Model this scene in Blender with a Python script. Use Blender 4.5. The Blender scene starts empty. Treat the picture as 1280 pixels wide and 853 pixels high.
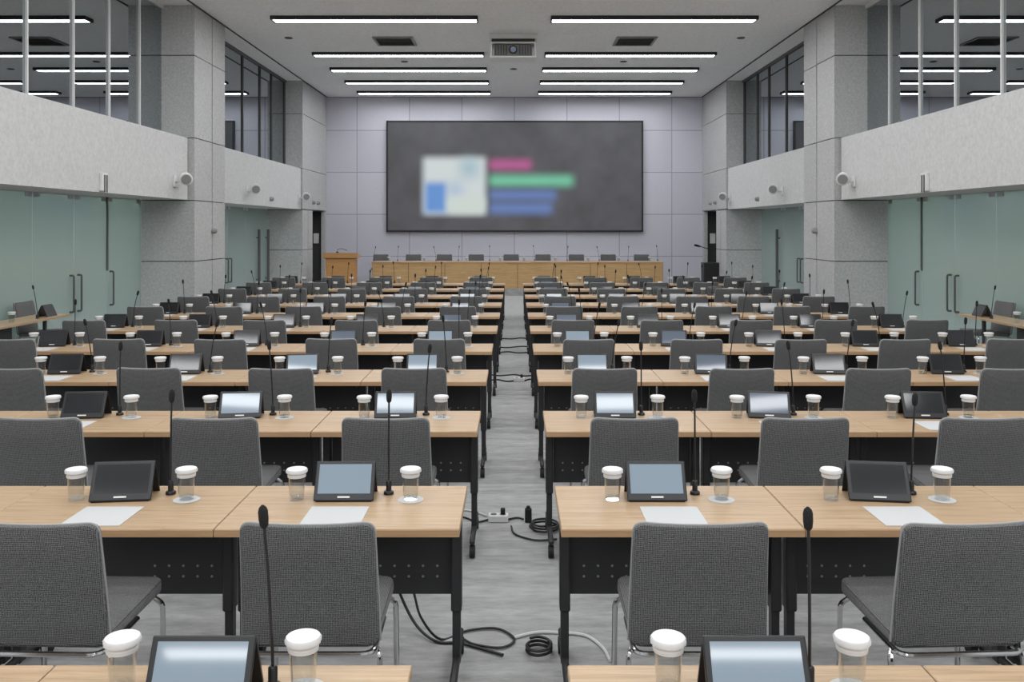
import bpy, bmesh, math, random
from mathutils import Vector, Matrix, Euler
random.seed(7)
PI = math.pi
R = math.radians
SC = bpy.context.scene
COL = SC.collection

# ------------------------------------------------------------------ camera
EYE = 1.91
F = 1110.0
cam_d = bpy.data.cameras.new('camera')
cam_d.sensor_width = 36.0
cam_d.lens = F / 1280.0 * 36.0
cam_d.shift_x = -3.0 / 1280.0
cam_d.shift_y = -141.5 / 1280.0
cam_d.clip_start = 0.05
cam_d.clip_end = 200
cam = bpy.data.objects.new('camera', cam_d)
cam.location = (0, 0, EYE)
cam.rotation_euler = (PI / 2, 0, 0)
COL.objects.link(cam)
SC.camera = cam
SC.view_settings.view_transform = 'Standard'
SC.view_settings.look = 'None'
SC.view_settings.gamma = 1.0
SC.view_settings.exposure = 0.0
SC.view_settings.use_curve_mapping = False

# ------------------------------------------------------------------ materials
def mat(name, color, rough=0.6, metal=0.0, spec=0.5, noise=None, emit=None, bump=None):
    """noise = (scale, amount, stretch): colour varies by +-amount; bump = (scale, strength)."""
    m = bpy.data.materials.new(name)
    m.use_nodes = True
    nt = m.node_tree
    b = nt.nodes['Principled BSDF']
    b.inputs['Base Color'].default_value = (*color, 1)
    b.inputs['Roughness'].default_value = rough
    b.inputs['Metallic'].default_value = metal
    b.inputs['Specular IOR Level'].default_value = spec
    if emit:
        b.inputs['Emission Color'].default_value = (*emit[0], 1)
        b.inputs['Emission Strength'].default_value = emit[1]
    tc = None
    if noise or bump:
        tc = nt.nodes.new('ShaderNodeTexCoord')
    if noise:
        sc, am, st = noise
        mp = nt.nodes.new('ShaderNodeMapping')
        mp.inputs['Scale'].default_value = st
        nz = nt.nodes.new('ShaderNodeTexNoise')
        nz.inputs['Scale'].default_value = sc
        nz.inputs['Detail'].default_value = 5
        nz.inputs['Roughness'].default_value = 0.7
        rp = nt.nodes.new('ShaderNodeValToRGB')
        rp.color_ramp.elements[0].position = 0.3
        rp.color_ramp.elements[1].position = 0.7
        rp.color_ramp.elements[0].color = (*[c * (1 - am) for c in color], 1)
        rp.color_ramp.elements[1].color = (*[min(1, c * (1 + am)) for c in color], 1)
        nt.links.new(tc.outputs['Object'], mp.inputs['Vector'])
        nt.links.new(mp.outputs['Vector'], nz.inputs['Vector'])
        nt.links.new(nz.outputs['Fac'], rp.inputs['Fac'])
        nt.links.new(rp.outputs['Color'], b.inputs['Base Color'])
    if bump:
        n2 = nt.nodes.new('ShaderNodeTexNoise')
        n2.inputs['Scale'].default_value = bump[0]
        bp = nt.nodes.new('ShaderNodeBump')
        bp.inputs['Strength'].default_value = bump[1]
        bp.inputs['Distance'].default_value = 0.01
        nt.links.new(tc.outputs['Object'], n2.inputs['Vector'])
        nt.links.new(n2.outputs['Fac'], bp.inputs['Height'])
        nt.links.new(bp.outputs['Normal'], b.inputs['Normal'])
    return m

def mat_wood(name, c0, c1, c2, axis=0, rough=0.38):
    m = bpy.data.materials.new(name)
    m.use_nodes = True
    nt = m.node_tree
    b = nt.nodes['Principled BSDF']
    b.inputs['Roughness'].default_value = rough
    tc = nt.nodes.new('ShaderNodeTexCoord')
    mp = nt.nodes.new('ShaderNodeMapping')
    s = [26.0, 26.0, 26.0]
    s[axis] = 1.3
    mp.inputs['Scale'].default_value = s
    oi = nt.nodes.new('ShaderNodeObjectInfo')
    ad = nt.nodes.new('ShaderNodeVectorMath')
    ad.operation = 'ADD'
    mu = nt.nodes.new('ShaderNodeVectorMath')
    mu.operation = 'MULTIPLY'
    mu.inputs[1].default_value = (7, 3, 5)
    nz = nt.nodes.new('ShaderNodeTexNoise')
    nz.inputs['Scale'].default_value = 2.0
    nz.inputs['Detail'].default_value = 7
    nz.inputs['Roughness'].default_value = 0.72
    nz.inputs['Distortion'].default_value = 0.5
    rp = nt.nodes.new('ShaderNodeValToRGB')
    e = rp.color_ramp.elements
    e[0].position = 0.3; e[0].color = (*c0, 1)
    e[1].position = 0.72; e[1].color = (*c2, 1)
    k = e.new(0.5); k.color = (*c1, 1)
    L = nt.links.new
    L(oi.outputs['Random'], mu.inputs[0])
    L(tc.outputs['Object'], ad.inputs[0])
    L(mu.outputs[0], ad.inputs[1])
    L(ad.outputs[0], mp.inputs['Vector'])
    L(mp.outputs['Vector'], nz.inputs['Vector'])
    L(nz.outputs['Fac'], rp.inputs['Fac'])
    L(rp.outputs['Color'], b.inputs['Base Color'])
    return m

def mat_fabric(name, c_lo, c_hi):
    """woven cloth: a fine two-direction weave broken up by noise"""
    m = bpy.data.materials.new(name)
    m.use_nodes = True
    nt = m.node_tree
    L = nt.links.new
    b = nt.nodes['Principled BSDF']
    b.inputs['Roughness'].default_value = 0.92
    b.inputs['Specular IOR Level'].default_value = 0.15
    tc = nt.nodes.new('ShaderNodeTexCoord')
    w1 = nt.nodes.new('ShaderNodeTexWave')
    w1.bands_direction = 'X'; w1.inputs['Scale'].default_value = 55; w1.inputs['Distortion'].default_value = 2.5
    w1.inputs['Detail'].default_value = 2; w1.inputs['Detail Scale'].default_value = 3
    w2 = nt.nodes.new('ShaderNodeTexWave')
    w2.bands_direction = 'Z'; w2.inputs['Scale'].default_value = 55; w2.inputs['Distortion'].default_value = 2.5
    w2.inputs['Detail'].default_value = 2; w2.inputs['Detail Scale'].default_value = 3
    nz = nt.nodes.new('ShaderNodeTexNoise')
    nz.inputs['Scale'].default_value = 95; nz.inputs['Detail'].default_value = 4; nz.inputs['Roughness'].default_value = 0.8
    a1 = nt.nodes.new('ShaderNodeMath'); a1.operation = 'ADD'
    a2 = nt.nodes.new('ShaderNodeMath'); a2.operation = 'ADD'
    mr = nt.nodes.new('ShaderNodeMapRange')
    mr.inputs['From Min'].default_value = 0.75; mr.inputs['From Max'].default_value = 2.05
    mx = nt.nodes.new('ShaderNodeMix'); mx.data_type = 'RGBA'
    mx.inputs['A'].default_value = (*c_lo, 1); mx.inputs['B'].default_value = (*c_hi, 1)
    sx = nt.nodes.new('ShaderNodeSeparateXYZ'); cb_ = nt.nodes.new('ShaderNodeCombineXYZ')
    yz = nt.nodes.new('ShaderNodeMath'); yz.operation = 'ADD'
    L(tc.outputs['Object'], sx.inputs[0]); L(sx.outputs['Y'], yz.inputs[0]); L(sx.outputs['Z'], yz.inputs[1])
    L(sx.outputs['X'], cb_.inputs['X']); L(sx.outputs['Y'], cb_.inputs['Y']); L(yz.outputs[0], cb_.inputs['Z'])
    b.inputs['Sheen Weight'].default_value = 0.14; b.inputs['Sheen Roughness'].default_value = 0.5
    for w in (w1, w2, nz):
        L(cb_.outputs[0], w.inputs['Vector'])
    L(w1.outputs['Fac'], a1.inputs[0]); L(w2.outputs['Fac'], a1.inputs[1])
    L(a1.outputs[0], a2.inputs[0]); L(nz.outputs['Fac'], a2.inputs[1])
    L(a2.outputs[0], mr.inputs['Value'])
    L(mr.outputs['Result'], mx.inputs['Factor'])
    L(mx.outputs['Result'], b.inputs['Base Color'])
    bp = nt.nodes.new('ShaderNodeBump'); bp.inputs['Strength'].default_value = 0.35; bp.inputs['Distance'].default_value = 0.003
    L(a2.outputs[0], bp.inputs['Height']); L(bp.outputs['Normal'], b.inputs['Normal'])
    return m

def mat_panels(name, base, joint, w, h, offx=0.0, offz=0.0, var=0.06, axes='xz', joint_size=0.012, speck=0.1):
    """cladding panels with thin joints, from a brick texture without offset"""
    m = bpy.data.materials.new(name)
    m.use_nodes = True
    nt = m.node_tree
    L = nt.links.new
    b = nt.nodes['Principled BSDF']
    b.inputs['Roughness'].default_value = 0.62
    tc = nt.nodes.new('ShaderNodeTexCoord')
    sx = nt.nodes.new('ShaderNodeSeparateXYZ')
    cx = nt.nodes.new('ShaderNodeCombineXYZ')
    L(tc.outputs['Object'], sx.inputs[0])
    for i, a in enumerate(axes):
        ad = nt.nodes.new('ShaderNodeMath'); ad.operation = 'ADD'
        ad.inputs[1].default_value = (offx, offz)[i]
        L(sx.outputs['XYZ'.index(a.upper())], ad.inputs[0])
        L(ad.outputs[0], cx.inputs[i])
    bk = nt.nodes.new('ShaderNodeTexBrick')
    bk.offset = 0; bk.squash = 1
    bk.inputs['Scale'].default_value = 1
    bk.inputs['Brick Width'].default_value = w
    bk.inputs['Row Height'].default_value = h
    bk.inputs['Mortar Size'].default_value = joint_size
    bk.inputs['Mortar Smooth'].default_value = 0
    bk.inputs['Color1'].default_value = (*[c * (1 - var) for c in base], 1)
    bk.inputs['Color2'].default_value = (*[c * (1 + var) for c in base], 1)
    bk.inputs['Mortar'].default_value = (*joint, 1)
    L(cx.outputs[0], bk.inputs['Vector'])
    nz = nt.nodes.new('ShaderNodeTexNoise'); nz.inputs['Scale'].default_value = 22; nz.inputs['Detail'].default_value = 6
    nz.inputs['Roughness'].default_value = 0.75
    L(tc.outputs['Object'], nz.inputs['Vector'])
    mr = nt.nodes.new('ShaderNodeMapRange')
    mr.inputs['From Min'].default_value = 0.3; mr.inputs['From Max'].default_value = 0.7
    mr.inputs['To Min'].default_value = 1 - speck; mr.inputs['To Max'].default_value = 1 + speck
    L(nz.outputs['Fac'], mr.inputs['Value'])
    vm = nt.nodes.new('ShaderNodeVectorMath'); vm.operation = 'SCALE'
    L(bk.outputs['Color'], vm.inputs[0]); L(mr.outputs['Result'], vm.inputs['Scale'])
    L(vm.outputs[0], b.inputs['Base Color'])
    return m

def mat_glass_mix(name, tint, gloss_col, fac, rough=0.0, body=None, body_fac=0.0):
    """pane of glass: tinted see-through + mirror-like reflection (+ an optional milky body)"""
    m = bpy.data.materials.new(name)
    m.use_nodes = True
    nt = m.node_tree
    nt.nodes.clear()
    L = nt.links.new
    out = nt.nodes.new('ShaderNodeOutputMaterial')
    tr = nt.nodes.new('ShaderNodeBsdfTransparent'); tr.inputs['Color'].default_value = (*tint, 1)
    gl = nt.nodes.new('ShaderNodeBsdfGlossy'); gl.inputs['Color'].default_value = (*gloss_col, 1); gl.inputs['Roughness'].default_value = rough
    mx = nt.nodes.new('ShaderNodeMixShader')
    if fac is None:
        fr = nt.nodes.new('ShaderNodeLayerWeight'); fr.inputs['Blend'].default_value = 0.5
        pw = nt.nodes.new('ShaderNodeMath'); pw.operation = 'POWER'; pw.inputs[1].default_value = 3.0
        ma = nt.nodes.new('ShaderNodeMath'); ma.operation = 'MULTIPLY_ADD'; ma.inputs[1].default_value = 1.0; ma.inputs[2].default_value = 0.025
        L(fr.outputs['Facing'], pw.inputs[0]); L(pw.outputs[0], ma.inputs[0]); L(ma.outputs[0], mx.inputs[0])
    else:
        mx.inputs[0].default_value = fac
    L(tr.outputs[0], mx.inputs[1]); L(gl.outputs[0], mx.inputs[2])
    last = mx
    if body:
        df = nt.nodes.new('ShaderNodeBsdfDiffuse'); df.inputs['Color'].default_value = (*body, 1)
        m2 = nt.nodes.new('ShaderNodeMixShader'); m2.inputs[0].default_value = body_fac
        L(mx.outputs[0], m2.inputs[1]); L(df.outputs[0], m2.inputs[2])
        last = m2
    L(last.outputs[0], out.inputs['Surface'])
    return m

def mat_emit(name, col, s):
    m = bpy.data.materials.new(name)
    m.use_nodes = True
    nt = m.node_tree
    nt.nodes.clear()
    out = nt.nodes.new('ShaderNodeOutputMaterial')
    e = nt.nodes.new('ShaderNodeEmission')
    e.inputs['Color'].default_value = (*col, 1); e.inputs['Strength'].default_value = s
    nt.links.new(e.outputs[0], out.inputs['Surface'])
    return m

LAMP = 15.5
M = {
    'stone': mat('grey_stone_cladding', (0.50, 0.50, 0.50), 0.6, noise=(26, 0.2, (1, 1, 1))),
    'plaster': mat('pale_grey_plaster', (0.61, 0.61, 0.61), 0.7, noise=(18, 0.12, (1, 1, 1))),
    'joint': mat('dark_joint', (0.06, 0.06, 0.06), 0.8),
    'backwall': mat_panels('lavender_panels', (0.63, 0.62, 0.70), (0.36, 0.35, 0.41), 1.625, 1.3, 4.875, -2.33 + 2.6, 0.04, joint_size=0.012, speck=0.06),
    'ceiling': mat('grey_ceiling', (0.86, 0.87, 0.88), 0.8, noise=(18, 0.10, (1, 1, 1))),
    'carpet': mat('grey_carpet', (0.38, 0.38, 0.38), 0.95, spec=0.1, noise=(9, 0.22, (0.6, 2.2, 1)), bump=(220, 0.4)),
    'oak': mat_wood('light_oak', (0.33, 0.215, 0.12), (0.455, 0.31, 0.185), (0.55, 0.395, 0.255)),
    'oak_edge': mat_wood('oak_edge_band', (0.42, 0.25, 0.13), (0.50, 0.31, 0.17), (0.58, 0.37, 0.21)),
    'oak_front': mat_wood('honey_oak_veneer', (0.42, 0.25, 0.10), (0.55, 0.345, 0.155), (0.66, 0.44, 0.21)),
    'lectern': mat_wood('orange_veneer', (0.50, 0.24, 0.085), (0.58, 0.30, 0.11), (0.66, 0.37, 0.15)),
    'black': mat('black_coated_steel', (0.022, 0.022, 0.024), 0.45),
    'plastic': mat('black_plastic', (0.014, 0.014, 0.016), 0.35),
    'rubber': mat('black_rubber', (0.012, 0.012, 0.012), 0.75),
    'chrome': mat('chrome_tube', (0.62, 0.62, 0.63), 0.16, metal=1.0),
    'steel': mat('brushed_steel', (0.5, 0.5, 0.5), 0.3, metal=1.0),
    'fabric': mat_fabric('charcoal_weave', (0.028, 0.028, 0.029), (0.215, 0.215, 0.215)),
    'halo_rim': mat('pale_grey_halo_rim', (0.36, 0.36, 0.36), 0.8),
    'white': mat('white_enamel', (0.78, 0.78, 0.77), 0.4),
    'paper': mat('white_paper', (0.55, 0.555, 0.56), 0.9, spec=0.1),
    'papercap': mat('white_paper_cap', (0.72, 0.72, 0.72), 0.9, spec=0.1),
    'glass': mat_glass_mix('clear_glass', (0.93, 0.94, 0.94), (1, 1, 1), None),
    'pane_dark': mat_glass_mix('tinted_gallery_glass', (0.15, 0.20, 0.20), (0.88, 0.94, 0.97), 0.52),
    'pane_teal': mat_glass_mix('frosted_teal_glass', (0.74, 0.82, 0.80), (0.90, 0.97, 0.97), 0.22, 0.12, (0.45, 0.52, 0.50), 0.6),
    'gallery': mat('dark_gallery_wall', (0.12, 0.125, 0.13), 0.8),
    'corridor': mat('corridor_wall', (0.55, 0.60, 0.58), 0.8),
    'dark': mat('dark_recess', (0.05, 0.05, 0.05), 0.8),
    'darkgrey': mat('dark_grey_metal', (0.10, 0.10, 0.10), 0.5),
    'midgrey': mat('mid_grey_metal', (0.28, 0.28, 0.28), 0.5),
    'lamp': mat_emit('lamp_diffuser', (0.97, 0.99, 1.0), LAMP),
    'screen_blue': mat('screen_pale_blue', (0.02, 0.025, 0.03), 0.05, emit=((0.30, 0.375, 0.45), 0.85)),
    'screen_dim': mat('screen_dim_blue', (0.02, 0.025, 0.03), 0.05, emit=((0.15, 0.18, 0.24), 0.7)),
    'screen_off': mat('screen_off', (0.02, 0.021, 0.024), 0.08),
    'cable': mat('black_cable', (0.012, 0.012, 0.012), 0.5),
    'cable_white': mat('white_cable', (0.7, 0.7, 0.7), 0.5),
    'foam': mat('mic_foam', (0.012, 0.012, 0.012), 0.95),
}

# ------------------------------------------------------------------ mesh helpers
def bm_new():
    return bmesh.new()

def box(bm, x0, x1, y0, y1, z0, z1, bev=0.0, seg=2):
    r = bmesh.ops.create_cube(bm, size=1.0)
    vs = r['verts']
    for v in vs:
        v.co = Vector(((x0 + x1) / 2 + v.co.x * (x1 - x0), (y0 + y1) / 2 + v.co.y * (y1 - y0), (z0 + z1) / 2 + v.co.z * (z1 - z0)))
    if bev > 0:
        es = list({e for v in vs for e in v.link_edges})
        r2 = bmesh.ops.bevel(bm, geom=es, offset=bev, segments=seg, profile=0.5, affect='EDGES')
        vs = list({v for f in r2['faces'] for v in f.verts} | {v for v in vs if v.is_valid})
    return vs

def tube(bm, pts, r, n=8, cap=True):
    pts = [Vector(p) for p in pts]
    rs = r if isinstance(r, (list, tuple)) else [r] * len(pts)
    rings = []
    up = None
    for i, p in enumerate(pts):
        if i == 0:
            t = pts[1] - p
        elif i == len(pts) - 1:
            t = p - pts[i - 1]
        else:
            t = (pts[i + 1] - p).normalized() + (p - pts[i - 1]).normalized()
        if t.length < 1e-9:
            t = Vector((0, 0, 1))
        t.normalize()
        if up is None:
            up = Vector((0, 0, 1)) if abs(t.z) < 0.9 else Vector((1, 0, 0))
        a = t.cross(up)
        if a.length < 1e-6:
            a = t.cross(Vector((0, 1, 0)))
        a.normalize()
        b = a.cross(t).normalized()
        up = b
        rings.append([bm.verts.new(p + (a * math.cos(2 * PI * k / n) + b * math.sin(2 * PI * k / n)) * rs[i]) for k in range(n)])
    for q, w in zip(rings, rings[1:]):
        for k in range(n):
            bm.faces.new((q[k], q[(k + 1) % n], w[(k + 1) % n], w[k]))
    if cap:
        bm.faces.new(rings[0][::-1])
        bm.faces.new(rings[-1])

def arc_path(pts, rad, n=4):
    """polyline with rounded corners"""
    pts = [Vector(p) for p in pts]
    out = [pts[0]]
    for a, b, c in zip(pts, pts[1:], pts[2:]):
        d1 = (a - b); d2 = (c - b)
        r = min(rad, d1.length * 0.45, d2.length * 0.45)
        p1 = b + d1.normalized() * r
        p2 = b + d2.normalized() * r
        for k in range(n + 1):
            t = k / n
            out.append(p1 * (1 - t) ** 2 + b * 2 * t * (1 - t) + p2 * t * t)
    out.append(pts[-1])
    return out

def smooth_path(pts, n=6):
    """Catmull-Rom through the points"""
    P = [Vector(p) for p in pts]
    P = [P[0] * 2 - P[1]] + P + [P[-1] * 2 - P[-2]]
    out = []
    for i in range(1, len(P) - 2):
        a, b, c, d = P[i - 1], P[i], P[i + 1], P[i + 2]
        for k in range(n):
            t = k / n
            out.append(0.5 * ((2 * b) + (c - a) * t + (2 * a - 5 * b + 4 * c - d) * t * t + (3 * b - a - 3 * c + d) * t ** 3))
    out.append(P[-2])
    return out

def lathe(bm, prof, n=18, cx=0.0, cy=0.0, closed=False, wob=None):
    rings = []
    for i, (r, z) in enumerate(prof):
        ring = []
        for k in range(n):
            a = 2 * PI * k / n
            rr = r if wob is None else r + wob(i, k, n)
            ring.append(bm.verts.new((cx + rr * math.cos(a), cy + rr * math.sin(a), z)))
        rings.append(ring)
    for q, w in zip(rings, rings[1:]):
        for k in range(n):
            bm.faces.new((q[k], q[(k + 1) % n], w[(k + 1) % n], w[k]))
    if closed:
        q, w = rings[-1], rings[0]
        for k in range(n):
            bm.faces.new((q[k], q[(k + 1) % n], w[(k + 1) % n], w[k]))
    else:
        bm.faces.new(rings[0][::-1])
        bm.faces.new(rings[-1])

def obj(name, bm, m, parent=None, smooth=False):
    bmesh.ops.recalc_face_normals(bm, faces=bm.faces[:])
    me = bpy.data.meshes.new(name)
    bm.to_mesh(me)
    bm.free()
    if smooth:
        for p in me.polygons:
            p.use_smooth = True
        try:
            me.set_sharp_from_angle(angle=R(38))
        except Exception:
            pass
    ms = m if isinstance(m, (list, tuple)) else [m]
    for k in ms:
        me.materials.append(k)
    o = bpy.data.objects.new(name, me)
    COL.objects.link(o)
    if parent:
        o.parent = parent
    return o

def tag(o, label, cat, group=None):
    o['label'] = label
    o['category'] = cat
    if group:
        o['group'] = group
    return o

def thing(name, label, cat, loc=(0, 0, 0), rotz=0.0, group=None):
    o = bpy.data.objects.new(name, None)
    o.empty_display_size = 0.1
    COL.objects.link(o)
    o.location = loc
    o.rotation_euler = (0, 0, rotz)
    return tag(o, label, cat, group)

def struct(name, bm, m, parent=None, smooth=False):
    o = obj(name, bm, m, parent, smooth)
    if parent is None:
        o['kind'] = 'structure'
    return o

def struct_root(name):
    o = bpy.data.objects.new(name, None)
    COL.objects.link(o)
    o['kind'] = 'structure'
    return o

CHILDREN = {}
def freeze(root):
    """remember a prototype's own tree, so that copies are quick"""
    def rec(o):
        return [(c, rec(c)) for c in o.children]
    CHILDREN[root.name] = rec(root)
    return root

def dup(proto, loc, rotz=0.0, label=None, group=None, scale=None, mats=None):
    r = proto.copy()
    COL.objects.link(r)
    r.location = loc
    r.rotation_euler = (0, 0, rotz)
    if label: r['label'] = label
    if group: r['group'] = group
    if scale: r.scale = scale
    def rec(kids, par):
        for c, sub in kids:
            d = c.copy()
            COL.objects.link(d)
            d.parent = par
            rec(sub, d)
    rec(CHILDREN[proto.name], r)
    return r

USED = set()
def place(proto, loc, rotz=0.0, label=None, group=None, scale=None):
    """the first call moves the prototype itself, later calls copy it"""
    if proto.name not in USED:
        USED.add(proto.name)
        proto.location = loc
        proto.rotation_euler = (0, 0, rotz)
        if label: proto['label'] = label
        if group: proto['group'] = group
        if scale: proto.scale = scale
        return proto
    return dup(proto, loc, rotz, label, group, scale)

def px(x, Y):            # picture column at depth Y -> X
    return (x - 643.0) * Y / F

def pz(y, Y):            # picture line at depth Y -> Z
    return EYE + (285.0 - y) * Y / F

# ------------------------------------------------------------------ the room
CEIL = 5.96
BACK = 27.5
FRONT = -12.5
WI = 5.82                # inner face of the pillars
WG = 6.80                # plane of the glass
FZ0, FZ1 = 2.42, 3.54    # parapet band

bm = bm_new(); box(bm, -10.5, 10.5, FRONT, BACK + 0.3, -0.1, 0.0)
struct('floor', bm, M['carpet'])
bm = bm_new(); box(bm, -7.0, 7.0, FRONT, BACK + 0.3, CEIL, CEIL + 0.12)
struct('ceiling', bm, M['ceiling'])
bm = bm_new(); box(bm, -10.5, 10.5, BACK, BACK + 0.25, 0.0, CEIL)
struct('wall_back', bm, M['backwall'])

P1A, P1B = 16.15, 17.85      # first pillar along the side
P2A, P2B = 24.40, 25.60      # second pillar, before the small doorway
N0A, N0B = 6.6, 8.2          # pillar beside the camera's field of view

def both(name, fn, m):
    """a left and a right piece of the setting"""
    for s, nm in ((-1, 'left'), (1, 'right')):
        bm = bm_new()
        fn(bm, s)
        struct(name % nm, bm, m)

def sbox(bm, s, a, b, y0, y1, z0, z1, bev=0.0):
    xs = sorted((s * a, s * b))
    box(bm, xs[0], xs[1], y0, y1, z0, z1, bev)

# parapets (the pale bands above the glass doors) and the plain wall beside the camera
def f_wall(bm, s):
    sbox(bm, s, WI + 0.10, WG + 0.2, N0B, P1A - 0.07, FZ0, FZ1)
    sbox(bm, s, WI + 0.04, WG + 0.2, P1B + 0.012, P2A - 0.03, FZ0, FZ1)
    sbox(bm, s, WI + 0.05, WI + 0.3, FRONT, N0A, 0, CEIL)
both('wall_%s', f_wall, M['plaster'])

def stone_stack(bm, s, a, b, y0, y1, zs):
    for z0, z1 in zip(zs, zs[1:]):
        sbox(bm, s, a, b, y0, y1, z0 + 0.008, z1 - 0.008)

def f_pillar(y0, y1, split, zs):
    def f(bm, s):
        stone_stack(bm, s, WI, WG + 0.03, y0, split - 0.02, zs)
        stone_stack(bm, s, WI, WG + 0.03, split + 0.02, y1, zs)
    return f
ZS = [0, 1.30, 2.41, 3.55, 5.05, CEIL]
both('pillar_%s', f_pillar(P1A, P1B, 17.1, ZS), M['stone'])
both('pillar_%s', f_pillar(P2A, P2B, 25.05, ZS[:3] + [2.43]), M['stone'])
both('pillar_%s', f_pillar(N0A, N0B, 7.4, ZS), M['stone'])
def f_wall_end(bm, s):      # stone above the small doorway, up to the back wall
    for z0, z1 in zip([2.43, 3.55, 5.05], [3.55, 5.05, CEIL]):
        sbox(bm, s, WI, WG + 0.03, P2A, BACK - 0.02, z0 + 0.008, z1 - 0.008)
    sbox(bm, s, WG - 0.02, WG + 0.1, P2B, BACK - 0.02, 0, 2.43)
both('wall_end_%s', f_wall_end, M['stone'])
def f_core(bm, s):           # dark backing of the stone joints
    for y0, y1 in ((P1A, P1B), (N0A, N0B)):
        sbox(bm, s, WI + 0.03, WG, y0 + 0.03, y1 - 0.03, 0, CEIL)
    sbox(bm, s, WI + 0.03, WG, P2A + 0.03, P2B - 0.03, 0, 2.44)
    sbox(bm, s, WI + 0.03, WG, P2A + 0.03, BACK - 0.03, 2.45, CEIL)
both('trim_joint_%s', f_core, M['joint'])
def f_gallery(bm, s):        # the dark rooms behind the upper glass
    sbox(bm, s, 9.4, 9.6, N0B, BACK, FZ1 - 0.3, CEIL)
    sbox(bm, s, WG + 0.05, 9.6, N0B, BACK, FZ1 - 0.2, FZ1 - 0.1)
    sbox(bm, s, 7.0, 9.6, N0B, BACK, CEIL, CEIL + 0.1)
    sbox(bm, s, WG + 0.05, 9.6, N0B - 0.1, N0B, FZ1 - 0.2, CEIL)
    sbox(bm, s, WG + 0.05, 9.6, BACK - 0.1, BACK, FZ1 - 0.2, CEIL)
both('wall_gallery_%s', f_gallery, M['gallery'])
def f_corr(bm, s):           # the lit corridor behind the glass doors
    sbox(bm, s, 8.6, 8.8, N0B, BACK, 0, 3.2)
    sbox(bm, s, WG + 0.25, 8.8, N0B, BACK, 3.1, 3.2)
    sbox(bm, s, WG + 0.05, 8.8, N0B - 0.1, N0B, 0, 3.2)
both('wall_corridor_%s', f_corr, M['corridor'])
for s in (-1, 1):
    ld = bpy.data.lights.new('corridor_lamp', 'AREA')
    ld.shape = 'RECTANGLE'; ld.size = 0.5; ld.size_y = 15; ld.energy = 330; ld.color = (0.95, 1.0, 0.98)
    lo = bpy.data.objects.new('corridor_lamp', ld); COL.objects.link(lo)
    lo.location = (s * 7.75, 17.0, 3.05)

# upper glazing
def f_glaze(n, s, x, y0, y1, mull, z0, z1):
    root = struct_root('window_%d' % n)
    bm = bm_new(); sbox(bm, s, x + 0.02, x + 0.035, y0, y1, z0, z1)
    obj('pane', bm, M['pane_dark'], root)
    bm = bm_new()
    for y in mull:
        sbox(bm, s, x - 0.012, x + 0.018, y - 0.014, y + 0.014, z0, z1)
    sbox(bm, s, x - 0.02, x + 0.018, y0, y1, z1 - 0.06, z1)
    sbox(bm, s, x - 0.02, x + 0.018, y0, y1, z0, z0 + 0.05)
    obj('mullion', bm, M['white'] if x > 6.35 else M['darkgrey'], root)
for k, s in enumerate((-1, 1)):
    f_glaze(1 + k * 2, s, 6.40, N0B, P1A, [8.3, 9.35, 10.5, 11.66, 12.89, 14.03, 15.17], FZ1 - 0.02, CEIL)
    f_glaze(2 + k * 2, s, 6.28, P1B, P2A, [17.95, 19.1, 20.55, 21.95, 23.0, 24.3], FZ1 - 0.02, CEIL)

# lower glass doors: each leaf with its pull handles and fittings
DN = [0]
def f_leaf(s, y0, y1, handles, tall=()):
    DN[0] += 1
    root = struct_root('door_%d' % DN[0])
    bm = bm_new(); sbox(bm, s, WG - 0.012, WG + 0.0, y0 + 0.006, y1 - 0.006, 0.015, FZ0 + 0.02)
    obj('pane', bm, M['pane_teal'], root)
    for y in handles:
        bm = bm_new()
        x = s * (WG - 0.075)
        pts = arc_path([(s * (WG - 0.012), y, 0.62), (x, y, 0.62), (x, y, 1.18), (s * (WG - 0.012), y, 1.18)], 0.035)
        tube(bm, pts, 0.016, 8)
        obj('door_handle', bm, M['darkgrey'], root, True)
    for y in tall:
        bm = bm_new()
        x = s * (WG - 0.09)
        tube(bm, [(x, y, 0.35), (x, y, 1.87)], 0.036, 10)
        for z in (0.55, 1.65):
            tube(bm, [(x, y, z), (s * (WG - 0.012), y, z)], 0.016, 8)
        obj('door_handle', bm, M['darkgrey'], root, True)
    bm = bm_new()
    for ya in (y0 + 0.03, y1 - 0.19):
        for z in (0.02, FZ0 - 0.07):
            sbox(bm, s, WG - 0.02, WG - 0.0125, ya, ya + 0.16, z, z + 0.07)
    obj('patch_fitting', bm, M['steel'], root)
for s in (-1, 1):
    f_leaf(s, 8.25, 9.2, ())
    f_leaf(s, 9.2, 10.3, ())
    f_leaf(s, 10.3, 11.4, (11.3,))
    f_leaf(s, 11.4, 12.5, (11.5,))
    f_leaf(s, 12.5, 13.68, (13.56,))
    f_leaf(s, 13.68, 14.78, (13.80,))
    f_leaf(s, 14.78, P1A, (14.90,))
    f_leaf(s, P1B, 19.6, ())
    f_leaf(s, 19.6, 21.0, (20.88,))
    f_leaf(s, 21.0, 22.4, (21.12,))
    f_leaf(s, 22.4, P2A, (), (23.35, 24.2) if s < 0 else (22.7,))
# dark patch rail / door edge rod running down from the bracket box on the parapet
def f_edge(bm, s):
    sbox(bm, s, WG - 0.035, WG - 0.021, 14.755, 14.80, 1.2, FZ0)
both('trim_door_edge_%s', f_edge, M['darkgrey'])

# dark shadow gap where the ceiling meets the line of the pillars
def f_gap(bm, s):
    sbox(bm, s, WI - 0.04, WI - 0.004, N0A, BACK - 0.01, CEIL - 0.012, CEIL - 0.001)
both('trim_ceiling_%s', f_gap, M['dark'])
def f_gapb(bm, s):
    box(bm, -WI, WI, BACK - 0.03, BACK - 0.002, CEIL - 0.012, CEIL - 0.001)
bm = bm_new(); f_gapb(bm, 1); struct('trim_ceiling_back', bm, M['dark'])

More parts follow.
